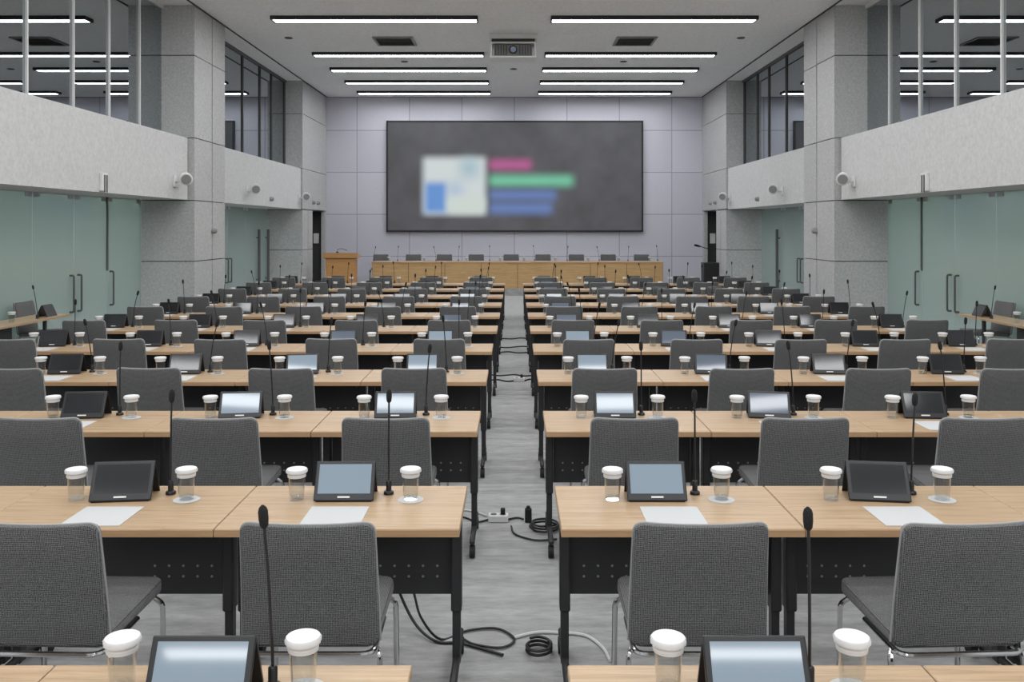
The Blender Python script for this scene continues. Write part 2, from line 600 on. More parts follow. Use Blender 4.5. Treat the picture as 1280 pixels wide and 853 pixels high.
# small dark doorway recess at the back of each side, with a dark block added to blacken its end
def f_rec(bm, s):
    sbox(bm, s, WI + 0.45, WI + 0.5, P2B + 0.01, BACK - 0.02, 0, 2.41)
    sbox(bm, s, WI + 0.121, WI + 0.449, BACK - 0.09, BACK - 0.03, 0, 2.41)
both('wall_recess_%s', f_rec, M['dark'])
def f_frame(bm, s):
    sbox(bm, s, WI + 0.01, WI + 0.12, BACK - 0.20, BACK - 0.03, 0, 2.41)
both('trim_doorway_%s', f_frame, M['stone'])

# ------------------------------------------------------------------ ceiling fittings
def make_strip():
    t = thing('ceiling_light', 'x', 'ceiling light')
    L = 3.9; W = 0.26; H = 0.07
    bm = bm_new()
    box(bm, -L / 2 - 0.03, L / 2 + 0.03, -W / 2 - 0.05, -W / 2, -H, 0)
    box(bm, -L / 2 - 0.03, L / 2 + 0.03, W / 2, W / 2 + 0.03, -H, 0)
    box(bm, -L / 2 - 0.03, -L / 2, -W / 2, W / 2, -H, 0)
    box(bm, L / 2, L / 2 + 0.03, -W / 2, W / 2, -H, 0)
    obj('housing', bm, M['black'], t)
    bm = bm_new(); box(bm, -L / 2, L / 2, -W / 2, W / 2, -H + 0.012, -0.01)
    obj('diffuser', bm, M['lamp'], t)
    return freeze(t)
strip = make_strip()
SY = [26.4, 24.5, 22.55, 20.6, 17.1]
ordn = ['first', 'second', 'third', 'fourth', 'fifth', 'sixth', 'seventh', 'eighth', 'ninth', 'tenth', 'eleventh', 'twelfth']
for i, y in enumerate(SY):
    for s in (-1, 1):
        place(strip, (s * 2.68, y, CEIL - 0.001), 0,
              'long linear ceiling light, %s from the end wall, %s' % (ordn[i], 'on the lectern side' if s < 0 else 'away from the lectern'),
              'linear ceiling lights')
# the same lamps go on over the part of the hall behind the camera (light only)
for y in [15.2, 13.3]:
    for s in (-1, 1):
        o = place(strip, (s * 2.68, y, CEIL - 0.001), 0, 'long linear ceiling light over the near half of the hall', 'linear ceiling lights over the near half of the hall')

def make_vent():
    t = thing('ceiling_vent', 'x', 'ceiling vent')
    bm = bm_new()
    a = 0.43
    for q in ((-a, a, -a, -a + 0.05), (-a, a, a - 0.05, a), (-a, -a + 0.05, -a + 0.05, a - 0.05), (a - 0.05, a, -a + 0.05, a - 0.05)):
        box(bm, *q, -0.03, 0)
    obj('frame', bm, M['midgrey'], t)
    bm = bm_new()
    for k in range(7):
        y = -0.33 + k * 0.11
        vs = box(bm, -0.375, 0.375, y - 0.045, y + 0.045, -0.022, -0.016)
        bmesh.ops.rotate(bm, verts=vs, cent=(0, y, -0.018), matrix=Matrix.Rotation(R(22), 3, 'X'))
    obj('slat', bm, M['darkgrey'], t)
    return freeze(t)
vent = make_vent()
place(vent, (-2.58, 19.2, CEIL - 0.002), 0, 'square slatted air vent in the grey ceiling on the lectern side', 'ceiling vents')
place(vent, (2.60, 19.2, CEIL - 0.002), 0, 'square slatted air vent in the grey ceiling away from the lectern', 'ceiling vents')

def make_down():
    bm = bm_new()
    lathe(bm, [(0.085, 0), (0.085, -0.012), (0.06, -0.016), (0.055, -0.004), (0.01, -0.003)], 16)
    o = obj('downlight', bm, M['darkgrey'], None, True)
    tag(o, 'x', 'downlight')
    return freeze(o)
down = make_down()
place(down, (px(345, 17.9), 18.9, CEIL - 0.001), 0, 'small round dark downlight in the ceiling beside the lectern side wall', 'round downlights')
place(down, (px(942, 17.9), 18.9, CEIL - 0.001), 0, 'small round dark downlight in the ceiling beside the wall away from lectern', 'round downlights')
place(down, (px(505, 21.5), 21.6, CEIL - 0.001), 0, 'small round downlight between two ceiling strips on the lectern side', 'round downlights')
place(down, (px(780, 21.5), 21.6, CEIL - 0.001), 0, 'small round downlight between two ceiling strips away from the lectern', 'round downlights')
place(down, (px(642, 22.5), 22.6, CEIL - 0.001), 0, 'small round downlight in the ceiling midway between the strips behind projector', 'round downlights')

# projector in its ceiling lift
t = thing('projector', 'white projector in a grilled ceiling lift above the aisle', 'projector', (px(641.5, 18.5), 18.5, CEIL))
bm = bm_new(); box(bm, -0.50, 0.50, 0, 0.55, -0.10, -0.001); obj('lift_plate', bm, M['white'], t)
bm = bm_new(); box(bm, -0.45, 0.45, 0.02, 0.5, -0.17, -0.101); obj('shadow_gap', bm, M['dark'], t)
bm = bm_new()
for a, b, c, d in ((-0.48, -0.44, -0.50, -0.171), (0.44, 0.48, -0.50, -0.171), (-0.44, 0.44, -0.205, -0.171), (-0.44, 0.44, -0.50, -0.465)):
    box(bm, a, b, -0.01, 0.52, c, d)
obj('cage_frame', bm, M['white'], t)
bm = bm_new(); box(bm, -0.40, 0.40, 0.04, 0.46, -0.455, -0.215, 0.02); pb = obj('body', bm, M['midgrey'], t)
bm = bm_new()
for k in range(14):
    if abs(-0.365 + k * 0.056) > 0.11:
        x = -0.365 + k * 0.056
        box(bm, x - 0.010, x + 0.010, 0.02, 0.039, -0.44, -0.23)
obj('grille', bm, M['darkgrey'], t)
bm = bm_new()
tube(bm, [(0, 0.039, -0.335), (0, -0.03, -0.335)], 0.085, 20)
ln = obj('lens_barrel', bm, M['plastic'], t, True)
bm = bm_new(); tube(bm, [(0, -0.031, -0.335), (0, -0.038, -0.335)], 0.06, 20); obj('lens', bm, M['screen_dim'], ln, True)

for y in [11.4, 9.5, 7.6, 5.7, 3.8, 1.9, 0.0, -1.9, -3.4, -5.25, -7.15, -9.05, -10.95]:
    for s in (-1, 1):
        ld = bpy.data.lights.new('ceiling_lamp', 'AREA')
        ld.shape = 'RECTANGLE'; ld.size = 3.9; ld.size_y = 0.26
        ld.energy = LAMP * PI * 3.9 * 0.26
        ld.color = (0.97, 0.99, 1.0)
        lo = bpy.data.objects.new('ceiling_lamp', ld); COL.objects.link(lo)
        lo.location = (s * 2.68, y, CEIL - 0.06)

# ------------------------------------------------------------------ the screen
def mat_screen():
    m = bpy.data.materials.new('projected_slide')
    m.use_nodes = True
    nt = m.node_tree
    L = nt.links.new
    b = nt.nodes['Principled BSDF']
    b.inputs['Base Color'].default_value = (0.02, 0.02, 0.022, 1)
    b.inputs['Roughness'].default_value = 0.5
    tc = nt.nodes.new('ShaderNodeTexCoord')
    sp = nt.nodes.new('ShaderNodeSeparateXYZ')
    L(tc.outputs['Object'], sp.inputs[0])
    def softbox(x0, x1, z0, z1, soft):
        fac = None
        for ax, lo, hi in ((0, x0, x1), (2, z0, z1)):
            for edge, sgn in ((lo, 1), (hi, -1)):
                mr = nt.nodes.new('ShaderNodeMapRange')
                mr.interpolation_type = 'SMOOTHSTEP'
                mr.inputs['From Min'].default_value = edge - soft
                mr.inputs['From Max'].default_value = edge + soft
                mr.inputs['To Min'].default_value = 0 if sgn > 0 else 1
                mr.inputs['To Max'].default_value = 1 if sgn > 0 else 0
                L(sp.outputs[ax], mr.inputs['Value'])
                if fac is None:
                    fac = mr.outputs['Result']
                else:
                    mu = nt.nodes.new('ShaderNodeMath'); mu.operation = 'MULTIPLY'
                    L(fac, mu.inputs[0]); L(mr.outputs['Result'], mu.inputs[1])
                    fac = mu.outputs[0]
        return fac
    nz = nt.nodes.new('ShaderNodeTexNoise'); nz.inputs['Scale'].default_value = 1.2; nz.inputs['Detail'].default_value = 2
    L(tc.outputs['Object'], nz.inputs['Vector'])
    rp = nt.nodes.new('ShaderNodeValToRGB')
    rp.color_ramp.elements[0].position = 0.3; rp.color_ramp.elements[0].color = (0.050, 0.050, 0.054, 1)
    rp.color_ramp.elements[1].position = 0.7; rp.color_ramp.elements[1].color = (0.078, 0.077, 0.088, 1)
    L(nz.outputs['Fac'], rp.inputs['Fac'])
    cur = rp.outputs['Color']
    Y = 27.4
    def add(x0, x1, y0, y1, col, soft=0.10, k=1.0):
        nonlocal cur
        soft *= 1.5; col = [c * 0.85 for c in col]
        f = softbox(px(x0, Y), px(x1, Y), pz(y1, Y), pz(y0, Y), soft)
        if k != 1.0:
            mu = nt.nodes.new('ShaderNodeMath'); mu.operation = 'MULTIPLY'; mu.inputs[1].default_value = k
            L(f, mu.inputs[0]); f = mu.outputs[0]
        mx = nt.nodes.new('ShaderNodeMix'); mx.data_type = 'RGBA'
        L(f, mx.inputs['Factor']); L(cur, mx.inputs['A']); mx.inputs['B'].default_value = (*col, 1)
        cur = mx.outputs['Result']
    add(529, 607, 197, 268, (0.66, 0.72, 0.72), 0.12)
    add(575, 598, 198, 222, (0.30, 0.48, 0.58), 0.20, 0.7)
    add(531, 558, 228, 266, (0.10, 0.28, 0.68), 0.12, 0.95)
    add(560, 578, 228, 246, (0.30, 0.45, 0.70), 0.20, 0.6)
    add(560, 606, 247, 266, (0.66, 0.74, 0.68), 0.14, 0.9)
    add(612, 664, 200, 212, (0.50, 0.10, 0.30), 0.14)
    add(612, 716, 220, 232, (0.18, 0.62, 0.40), 0.15)
    add(612, 695, 238, 250, (0.13, 0.22, 0.50), 0.14)
    add(612, 690, 254, 267, (0.13, 0.22, 0.50), 0.14)
    b.inputs['Emission Strength'].default_value = 1.0
    L(cur, b.inputs['Emission Color'])
    return m
t = thing('projection_screen', 'wide dark screen with a blurred slide on the lavender end wall', 'screen', (0, 0, 0))
YS = 27.40
x0, x1, z0, z1 = px(483, YS), px(804, YS), pz(290, YS), pz(151, YS)
bm = bm_new(); box(bm, x0 + 0.05, x1 - 0.05, YS, YS + 0.03, z0 + 0.05, z1 - 0.05); obj('display', bm, mat_screen(), t)
bm = bm_new()
for q in ((x0, x1, z0, z0 + 0.05), (x0, x1, z1 - 0.05, z1), (x0, x0 + 0.05, z0 + 0.05, z1 - 0.05), (x1 - 0.05, x1, z0 + 0.05, z1 - 0.05)):
    box(bm, q[0], q[1], YS - 0.02, BACK - 0.002, q[2], q[3])
obj('frame', bm, M['plastic'], t)

# ------------------------------------------------------------------ chair
def make_chair():
    t = thing('conference_chair', 'x', 'chair')
    # backrest: leaning, slightly hollow, rounded corners
    def back_shape(y):  # deform
        pass
    bm = bm_new()
    W, T = 0.47, 0.042
    z0, z1 = 0.478, 0.917
    box(bm, -W / 2, W / 2, -T / 2, T / 2, z0, z1)
    bm.edges.ensure_lookup_table()
    ev = [e for e in bm.edges if abs(e.verts[0].co.y - e.verts[1].co.y) > 0.01]
    bmesh.ops.bevel(bm, geom=ev, offset=0.035, segments=4, profile=0.5, affect='EDGES')
    er = [e for e in bm.edges if len(e.link_faces) == 2 and abs(e.verts[0].co.y - e.verts[1].co.y) < 1e-5 and any(abs(f.normal.y) > 0.9 for f in e.link_faces)]
    bm.normal_update()
    er = [e for e in bm.edges if any(abs(f.normal.y) > 0.9 for f in e.link_faces) and any(abs(f.normal.y) < 0.1 for f in e.link_faces)]
    bmesh.ops.bevel(bm, geom=er, offset=0.012, segments=2, profile=0.5, affect='EDGES')
    for k in range(1, 6):
        x = -W / 2 + W * k / 6
        bmesh.ops.bisect_plane(bm, geom=bm.verts[:] + bm.edges[:] + bm.faces[:], plane_co=(x, 0, 0), plane_no=(1, 0, 0))
    for z in (0.58, 0.68, 0.80):
        bmesh.ops.bisect_plane(bm, geom=bm.verts[:] + bm.edges[:] + bm.faces[:], plane_co=(0, 0, z), plane_no=(0, 0, 1))
    for v in bm.verts:
        k = (z1 - v.co.z) / (z1 - z0)
        v.co.y += T / 2 + 0.085 * k - 0.02 * k * k + 0.022 * (1 - (v.co.x / (W / 2)) ** 2) * -0.6
        v.co.x *= 0.965 + 0.05 * k
        v.co.z -= 0.008 * (1 - (v.co.x / (W / 2)) ** 2) * (1 - k)
    bk = obj('backrest', bm, M['fabric'], t, True)
    def bend(x, z):
        k = (z1 - z) / (z1 - z0)
        return Vector((x * (0.965 + 0.05 * k), T / 2 + 0.085 * k - 0.02 * k * k - 0.0132 * (1 - (x / (W / 2)) ** 2), z - 0.008 * (1 - (x / (W / 2)) ** 2) * (1 - k)))
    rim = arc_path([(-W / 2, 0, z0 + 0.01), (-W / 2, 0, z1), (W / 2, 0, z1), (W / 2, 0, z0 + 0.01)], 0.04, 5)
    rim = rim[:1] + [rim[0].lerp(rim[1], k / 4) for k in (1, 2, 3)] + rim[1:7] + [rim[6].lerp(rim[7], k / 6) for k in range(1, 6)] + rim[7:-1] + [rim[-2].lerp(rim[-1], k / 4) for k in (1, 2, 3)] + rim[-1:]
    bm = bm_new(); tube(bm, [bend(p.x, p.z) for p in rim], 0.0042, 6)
    obj('halo_rim', bm, M['halo_rim'], bk, True)  # pale rim put in to imitate a bright halo along the backrest edges
    # seat: a wedge cushion
    bm = bm_new()
    box(bm, -0.225, 0.225, 0.075, 0.55, 0.462, 0.518)
    ev = [e for e in bm.edges if abs(e.verts[0].co.z - e.verts[1].co.z) > 0.01]
    bmesh.ops.bevel(bm, geom=ev, offset=0.04, segments=4, profile=0.5, affect='EDGES')
    bm.normal_update()
    er = [e for e in bm.edges if any(abs(f.normal.z) > 0.9 for f in e.link_faces) and any(abs(f.normal.z) < 0.1 for f in e.link_faces)]
    bmesh.ops.bevel(bm, geom=er, offset=0.014, segments=3, profile=0.5, affect='EDGES')
    for v in bm.verts:
        k = (v.co.y - 0.065) / 0.475
        v.co.z += 0.012 * k - (0.012 * (1 - k) if v.co.z > 0.495 else 0)
    obj('seat', bm, M['fabric'], t, True)
    r = 0.0105
    for s in (-1, 1):
        bm = bm_new()   # front leg with its floor runner, bending up into the rear leg
        tube(bm, arc_path([(s * 0.205, 0.50, 0.462), (s * 0.235, 0.505, 0.44), (s * 0.24, 0.51, 0.0115)], 0.03), r, 8)
        obj('leg', bm, M['chrome'], t, True)
        bm = bm_new()
        tube(bm, arc_path([(s * 0.215, 0.12, 0.448), (s * 0.235, 0.09, 0.435), (s * 0.24, 0.035, 0.0115)], 0.03), r, 8)
        obj('leg', bm, M['chrome'], t, True)
    bm = bm_new()
    tube(bm, arc_path([(-0.212, 0.34, 0.4525), (-0.218, 0.055, 0.4525), (0.218, 0.055, 0.4525), (0.212, 0.34, 0.4525)], 0.05), 0.010, 8)
    obj('seat_frame', bm, M['chrome'], t, True)
    return freeze(t)
chair = make_chair()

# ------------------------------------------------------------------ desk (one seat wide, on T-legs with castors)
DW, DD, DH = 0.95, 0.585, 0.74
def make_desk():
    t = thing('conference_desk', 'x', 'desk')
    hw = DW / 2 - 0.002
    bm = bm_new(); box(bm, -hw, hw, 0.004, DD - 0.004, DH - 0.032, DH, 0.003, 1)
    top = obj('desktop', bm, M['oak'], t)
    bm = bm_new()
    box(bm, -hw, hw, 0.0, 0.0035, DH - 0.031, DH - 0.004)
    obj('edge_band', bm, M['oak_edge'], top)
    # modesty panel with two rows of punched holes, as inlaid bright dots
    bm = bm_new(); box(bm, -hw + 0.055, hw - 0.055, 0.325, 0.337, 0.355, DH - 0.034)
    pn = obj('modesty_panel', bm, M['black'], t)
    bm = bm_new()
    for k in range(13):
        for z in (0.43, 0.475):
            x = -0.36 + k * 0.06
            if -0.09 < x < 0.09: continue
            tube(bm, [(x, 0.3248, z), (x, 0.3238, z)], 0.0055, 6)
    obj('perforation', bm, M['midgrey'], pn)
    bm = bm_new(); box(bm, -hw + 0.06, hw - 0.06, 0.16, 0.32, DH - 0.075, DH - 0.034); obj('cable_tray', bm, M['black'], t)
    bm = bm_new()
    tube(bm, smooth_path([(-0.10, 0.318, 0.675), (-0.02, 0.314, 0.655), (0.06, 0.314, 0.657), (0.13, 0.318, 0.672)], 5), 0.003, 6)
    obj('cable_loop', bm, M['cable_white'], t, True)
    for s in (-1, 1):
        lg = None
        bm = bm_new()
        xa = s * (hw - 0.03)
        box(bm, xa - 0.022, xa + 0.022, 0.27, 0.345, 0.30, DH - 0.033, 0.006, 1)
        box(bm, xa - 0.017, xa + 0.017, 0.285, 0.335, 0.075, 0.305, 0.004, 1)
        box(bm, xa - 0.015, xa + 0.015, 0.02, DD - 0.02, 0.078, 0.108, 0.008, 1)
        lg = obj('leg', bm, M['black'], t)
        for y in (0.045, DD - 0.045):
            bm = bm_new()
            tube(bm, [(xa - 0.016, y, 0.037), (xa + 0.016, y, 0.037)], 0.036, 14)
            box(bm, xa - 0.010, xa + 0.010, y - 0.012, y + 0.012, 0.055, 0.0785)
            obj('castor', bm, M['rubber'], lg)
    return freeze(t)
desk = make_desk()

# ------------------------------------------------------------------ tablet terminal: a screen slab propped by a rear plate
def make_tablet(mname, glare=None):
    t = thing('desk_terminal', 'x', 'terminal')
    tilt = R(27)
    rot = Matrix.Rotation(-tilt, 3, 'X')
    W, H, T = 0.256, 0.168, 0.014
    bm = bm_new(); vs = box(bm, -W / 2, W / 2, 0, T, 0, H, 0.004, 2)
    for v in bm.verts: v.co = rot @ v.co
    for v in bm.verts: v.co.z += 0.007
    body = obj('casing', bm, M['plastic'], t)
    bm = bm_new(); box(bm, -W / 2 + 0.016, W / 2 - 0.016, -0.0012, -0.0003, 0.030, H - 0.014)
    for v in bm.verts: v.co = rot @ v.co; v.co.z += 0.007
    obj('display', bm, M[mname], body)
    bm = bm_new(); box(bm, -0.026, 0.026, -0.0014, -0.0003, 0.012, 0.019)
    for v in bm.verts: v.co = rot @ v.co; v.co.z += 0.007
    obj('logo_strip', bm, M['white'], body)
    # rear plate sloping from the top edge down to the desk
    bm = bm_new()
    yt = math.sin(tilt) * H; zt = math.cos(tilt) * H + 0.007
    vs = [(-W / 2 + 0.004, yt + 0.012, zt - 0.012), (W / 2 - 0.004, yt + 0.012, zt - 0.012), (W / 2 - 0.004, yt + 0.075, 0.001), (-W / 2 + 0.004, yt + 0.075, 0.001)]
    f = [bm.verts.new(v) for v in vs] + [bm.verts.new((v[0], v[1] + 0.008, v[2])) for v in vs]
    for q in ((0, 1, 2, 3), (7, 6, 5, 4), (0, 4, 5, 1), (1, 5, 6, 2), (2, 6, 7, 3), (3, 7, 4, 0)):
        bm.faces.new([f[i] for i in q])
    obj('stand', bm, M['plastic'], t)
    bm = bm_new(); box(bm, -W / 2 + 0.01, W / 2 - 0.01, 0.004, 0.02, 0.0005, 0.008); obj('foot', bm, M['rubber'], t)
    return freeze(t)
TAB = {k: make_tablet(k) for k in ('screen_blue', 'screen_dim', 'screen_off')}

# ------------------------------------------------------------------ gooseneck microphone
def make_mic(lean, h):
    t = thing('gooseneck_microphone', 'x', 'microphone')
    bm = bm_new()
    lathe(bm, [(0.022, 0.0005), (0.022, 0.010), (0.019, 0.014), (0.012, 0.016), (0.012, 0.055), (0.008, 0.060)], 14)
    obj('base', bm, M['plastic'], t, True)
    top = Vector((lean * h, 0.01, h))
    pts = smooth_path([(0, 0, 0.058), (lean * h * 0.18, 0.0, h * 0.4), (lean * h * 0.62, 0.004, h * 0.78), top], 6)
    bm = bm_new(); tube(bm, pts, 0.0042, 7); obj('gooseneck', bm, M['plastic'], t, True)
    d = (pts[-1] - pts[-2]).normalized()
    bm = bm_new()
    prof = [(0.0, 0.006), (0.006, 0.0105), (0.022, 0.0125), (0.042, 0.0125), (0.052, 0.0095), (0.058, 0.003)]
    tube(bm, [top + d * a for a, b in prof], [b for a, b in prof], 10)
    obj('capsule', bm, M['foam'], t, True)
    return freeze(t)
MICS = [make_mic(a, h) for a, h in ((0.0, 0.40), (0.05, 0.385), (-0.06, 0.405), (0.13, 0.37), (-0.15, 0.375))]

# ------------------------------------------------------------------ water glass with paper cap, and its coaster
def make_glass():
    t = thing('water_glass', 'x', 'glass')
    bm = bm_new()
    lathe(bm, [(0.004, 0.001), (0.029, 0.001), (0.0315, 0.006), (0.0365, 0.128), (0.0352, 0.128), (0.0300, 0.014), (0.004, 0.014)], 20)
    obj('tumbler', bm, M['glass'], t, True)
    bm = bm_new()
    lathe(bm, [(0.0365, 0.098), (0.0385, 0.099), (0.0395, 0.108), (0.0375, 0.1105), (0.0375, 0.1165), (0.0445, 0.1185), (0.0450, 0.1285), (0.042, 0.1335), (0.012, 0.1325), (0.0004, 0.1325), (0.0004, 0.1305), (0.0370, 0.1305), (0.0368, 0.104)], 28, closed=True, wob=lambda i, k, n: (0.0014 if k % 2 else -0.0008) if i in (5, 6) else 0)
    obj('paper_cap', bm, M['papercap'], t, True)
    return freeze(t)
glass = make_glass()
bm = bm_new(); lathe(bm, [(0.052, 0.0006), (0.056, 0.0014), (0.052, 0.0022), (0.01, 0.0022)], 24)
coaster = freeze(tag(obj('coaster', bm, M['paper'], None, True), 'x', 'coaster'))
bm = bm_new(); box(bm, -0.12, 0.12, 0.0, 0.24, 0.0006, 0.0022)
sheet = freeze(tag(obj('paper_sheet', bm, M['paper']), 'x', 'paper'))

# ------------------------------------------------------------------ the rows
PITCH = 1.65
NEAR1 = 3.445
def near(r): return NEAR1 + PITCH * (r - 1)
def seat_x(r, s, i):
    if s > 0:
        return (0.655 if r else 0.615) + 0.95 * i
    p = 0.957 if r <= 4 else 0.99
    off = 0.06 if r == 0 else 0.0
    return -(0.690 + off + p * i)
SIDE = {-1: 'on lectern side', 1: 'away from lectern'}
def where(r, s, i):
    return '%s desk row from camera, %s seat from aisle %s' % (ordn[r], ordn[i], SIDE[s])

for r in range(0, 11):
    Y = near(r)
    for s in (-1, 1):
        for i in range(5):
            X = seat_x(r, s, i)
            x_far = abs(px_ := (643 + X * F / (Y + DD)) - 643) - 0.5 * F / (Y + DD)
            sx_edge = 643 + (X - s * DW / 2) * F / (Y + DD)
            if sx_edge < -5 or sx_edge > 1285:
                continue
            p = 0.95 if s > 0 else (0.957 if r <= 4 else 0.99)
            w = where(r, s, i)
            place(desk, (X, Y, 0), 0, 'oak topped black desk, ' + w, 'desks in rows', scale=(p / DW, 1, 1))
            jx = lambda a: random.uniform(-a, a)
            # chair
            cy = Y - 0.465 + (jx(0.03) if r > 2 else 0)
            cx = X + (jx(0.03) if r > 2 else 0)
            rz = jx(0.03) if r > 2 else 0
            if r == 1:
                cx = {(-1, 0): -0.70, (-1, 1): -1.63, (1, 0): 0.63, (1, 1): 1.535}.get((s, i), X)
                rz = {(-1, 1): R(-2), (1, 1): R(3)}.get((s, i), 0)
            if r == 2:
                cx = {(-1, 0): -0.675, (-1, 1): -1.575, (-1, 2): -2.50, (1, 0): 0.63, (1, 1): 1.525, (1, 2): 2.46}.get((s, i), X)
            e = 643 + (abs(cx) - 0.235) * s * F / cy if cy > 0.3 else -999
            if r >= 1 and -3 < e < 1283:
                place(chair, (cx, cy, 0), rz, 'grey fabric chair, ' + w, 'chairs in the desk rows')
            # things on the desk
            def vis(x, y, z=DH):
                u = 643 + x * F / y
                v = 285 + (EYE - z) * F / y
                return -25 < u < 1305 and v < 875
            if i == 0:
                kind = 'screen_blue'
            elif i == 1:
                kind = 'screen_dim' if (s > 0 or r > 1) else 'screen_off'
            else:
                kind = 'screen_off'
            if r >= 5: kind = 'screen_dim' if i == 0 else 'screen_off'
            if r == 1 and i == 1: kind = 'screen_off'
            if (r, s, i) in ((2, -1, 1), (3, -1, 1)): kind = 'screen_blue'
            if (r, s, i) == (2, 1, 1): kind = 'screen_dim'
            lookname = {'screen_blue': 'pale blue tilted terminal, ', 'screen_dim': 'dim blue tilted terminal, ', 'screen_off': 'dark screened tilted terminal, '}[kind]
            tx = X - (0.04 if r else 0.02) + (jx(0.008) if r else 0)
            trz = -s * (0.02 if i == 0 else 0.13 if i == 1 else 0.09) + jx(0.03)
            if r == 0: trz = 0
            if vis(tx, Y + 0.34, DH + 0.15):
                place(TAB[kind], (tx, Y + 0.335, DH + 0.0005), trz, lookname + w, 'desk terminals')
            if r == 0:
                ml = 2 if s < 0 else 0
                mx_ = -0.612 if s < 0 else 0.748
            else:
                ml = random.choice((0, 0, 1, 1, 2, 3, 4) if r > 2 else (0, 0, 1, 2))
                mx_ = X + 0.138
            if (r, s, i) in ((1, -1, 1), (1, -1, 0)): ml = 0
            if (r, s, i) in ((1, 1, 1),): ml = 1
            if vis(mx_, Y + 0.44, DH + 0.42) and not (r == 0 and i > 0):
                place(MICS[ml], (mx_, Y + 0.455, DH + 0.0005), 0, 'black gooseneck microphone, ' + w, 'desk microphones')
            gy = 0.455 if r == 0 else 0.375
            ga = X - 0.235 + jx(0.012)
            gb = X + 0.235 + jx(0.012)
            if r == 0:
                gb = X + (0.215 if s < 0 else 0.24); ga += 0.0 if s < 0 else 0.02
            if vis(ga, Y + gy, DH + 0.12):
                place(glass, (ga, Y + gy, DH + 0.0005), jx(1), 'capped glass without coaster, ' + w, 'capped water glasses')
            if vis(gb, Y + 0.37, DH + 0.12):
                place(glass, (gb, Y + gy, DH + 0.0026), jx(1), 'capped glass on coaster, ' + w, 'capped water glasses')
                place(coaster, (gb, Y + gy, DH), jx(1), 'white round paper coaster, ' + w, 'paper coasters')
            if vis(X - 0.03, Y + 0.2):
                place(sheet, (X - 0.03 + jx(0.02), Y + 0.035, DH), 0, 'white paper sheet, ' + w, 'paper sheets')

# ------------------------------------------------------------------ side desks against the glass
for s in (-1, 1):
    nm = 'against the glass on lectern side' if s < 0 else 'against the glass away from lectern'
    t = thing('side_desk', 'long oak topped side desk ' + nm, 'desk', (s * 6.05, 8.6, 0), 0, 'side desks')
    bm = bm_new(); sbox(bm, s, 0.0, 0.42, 0, 3.5, DH - 0.03, DH, 0.003); obj('desktop', bm, M['oak'], t)
    bm = bm_new(); sbox(bm, s, 0.06, 0.075, 0.08, 2.2, 0.30, DH - 0.031); obj('modesty_panel', bm, M['black'], t)
    for y in (0.05, 1.50, 2.90):
        bm = bm_new(); sbox(bm, s, 0.03, 0.06, y, y + 0.05, 0.0, DH - 0.031); sbox(bm, s, 0.035, 0.36, y + 0.01, y + 0.04, 0, 0.03)
        obj('leg', bm, M['black'], t)
    for k, y in enumerate((12.02, 10.6)):
        place(chair, (s * (6.67 if k == 0 else 6.715), y, 0), -s * -PI / 2 if s < 0 else PI / 2, 'grey fabric chair behind the side desk ' + nm + (', by its end' if k == 0 else ''), 'chairs at the side desks')
    place(TAB['screen_off'], (s * 6.27, 11.75, DH + 0.0005), s * -PI / 2 + PI, 'dark terminal on the side desk ' + nm, 'side desk terminals')
    place(MICS[4 if s < 0 else 3], (s * 6.15, 11.45, DH + 0.0005), 0, 'gooseneck microphone on the side desk ' + nm, 'side desk microphones')
    place(glass, (s * 6.2, 10.95, DH + 0.0005), 0, 'paper capped glass on the side desk ' + nm, 'side desk glasses')

# ------------------------------------------------------------------ the dais
bm = bm_new(); box(bm, -4.2, 4.4, 25.0, BACK - 0.03, 0.0, 0.2)
struct('floor_platform', bm, M['carpet'])
t = thing('dais_table', 'long honey wood table with panelled front on the platform', 'table', (0, 25.0, 0.2))
xa, xb = px(465, 25.0), px(829, 25.0)
bm = bm_new(); box(bm, xa, xb, 0.02, 0.05, 0.001, 0.715); obj('front_panel', bm, M['oak_front'], t)
bm = bm_new()
for k in range(9):
    x = xa + (xb - xa) * k / 8
    box(bm, max(xa, x - 0.008), min(xb, x + 0.008), 0.014, 0.0199, 0.001, 0.70)
obj('panel_seam', bm, mat('seam_wood', (0.22, 0.12, 0.05), 0.6), t)
bm = bm_new(); box(bm, xa - 0.02, xb + 0.02, 0.0, 0.75, 0.716, 0.755, 0.006, 1); obj('tabletop', bm, M['oak_edge'], t)
for x in (xa, xb - 0.03):
    bm = bm_new(); box(bm, x, x + 0.03, 0.051, 0.70, 0.001, 0.715); obj('side_panel', bm, M['oak_front'], t)
DC = [475, 516, 555, 595, 639, 679, 721, 761, 803]
for k, x in enumerate(DC):
    place(chair, (px(x, 26.4), 26.62, 0.201), PI, 'grey chair behind the dais table, %s of nine counted from the lectern' % ordn[k], 'chairs behind the dais table')
DM = [(467, 3), (497, 1), (545, 4), (573, 1), (612, 0), (668, 2), (709, 1), (749, 4), (785, 1), (822, 2)]
for k, (x, v) in enumerate(DM):
    place(MICS[v], (px(x, 25.5), 25.5, 0.9555), 0, 'gooseneck microphone on the dais table, %s of ten counted from the lectern' % ordn[k], 'dais microphones')
for k, x in enumerate([486, 530, 583, 625, 655, 694, 735, 773, 812]):
    place(glass, (px(x, 25.35), 25.35, 0.9555), 0, 'capped glass on the dais table, %s of nine counted from the lectern' % ordn[k], 'dais glasses')
for k, x in enumerate([480, 520, 560, 600, 640, 680, 722, 762, 800]):
    place(sheet, (px(x, 25.3), 25.25, 0.955), 0, 'paper sheet on the dais table, %s of nine counted from the lectern' % ordn[k], 'dais papers')

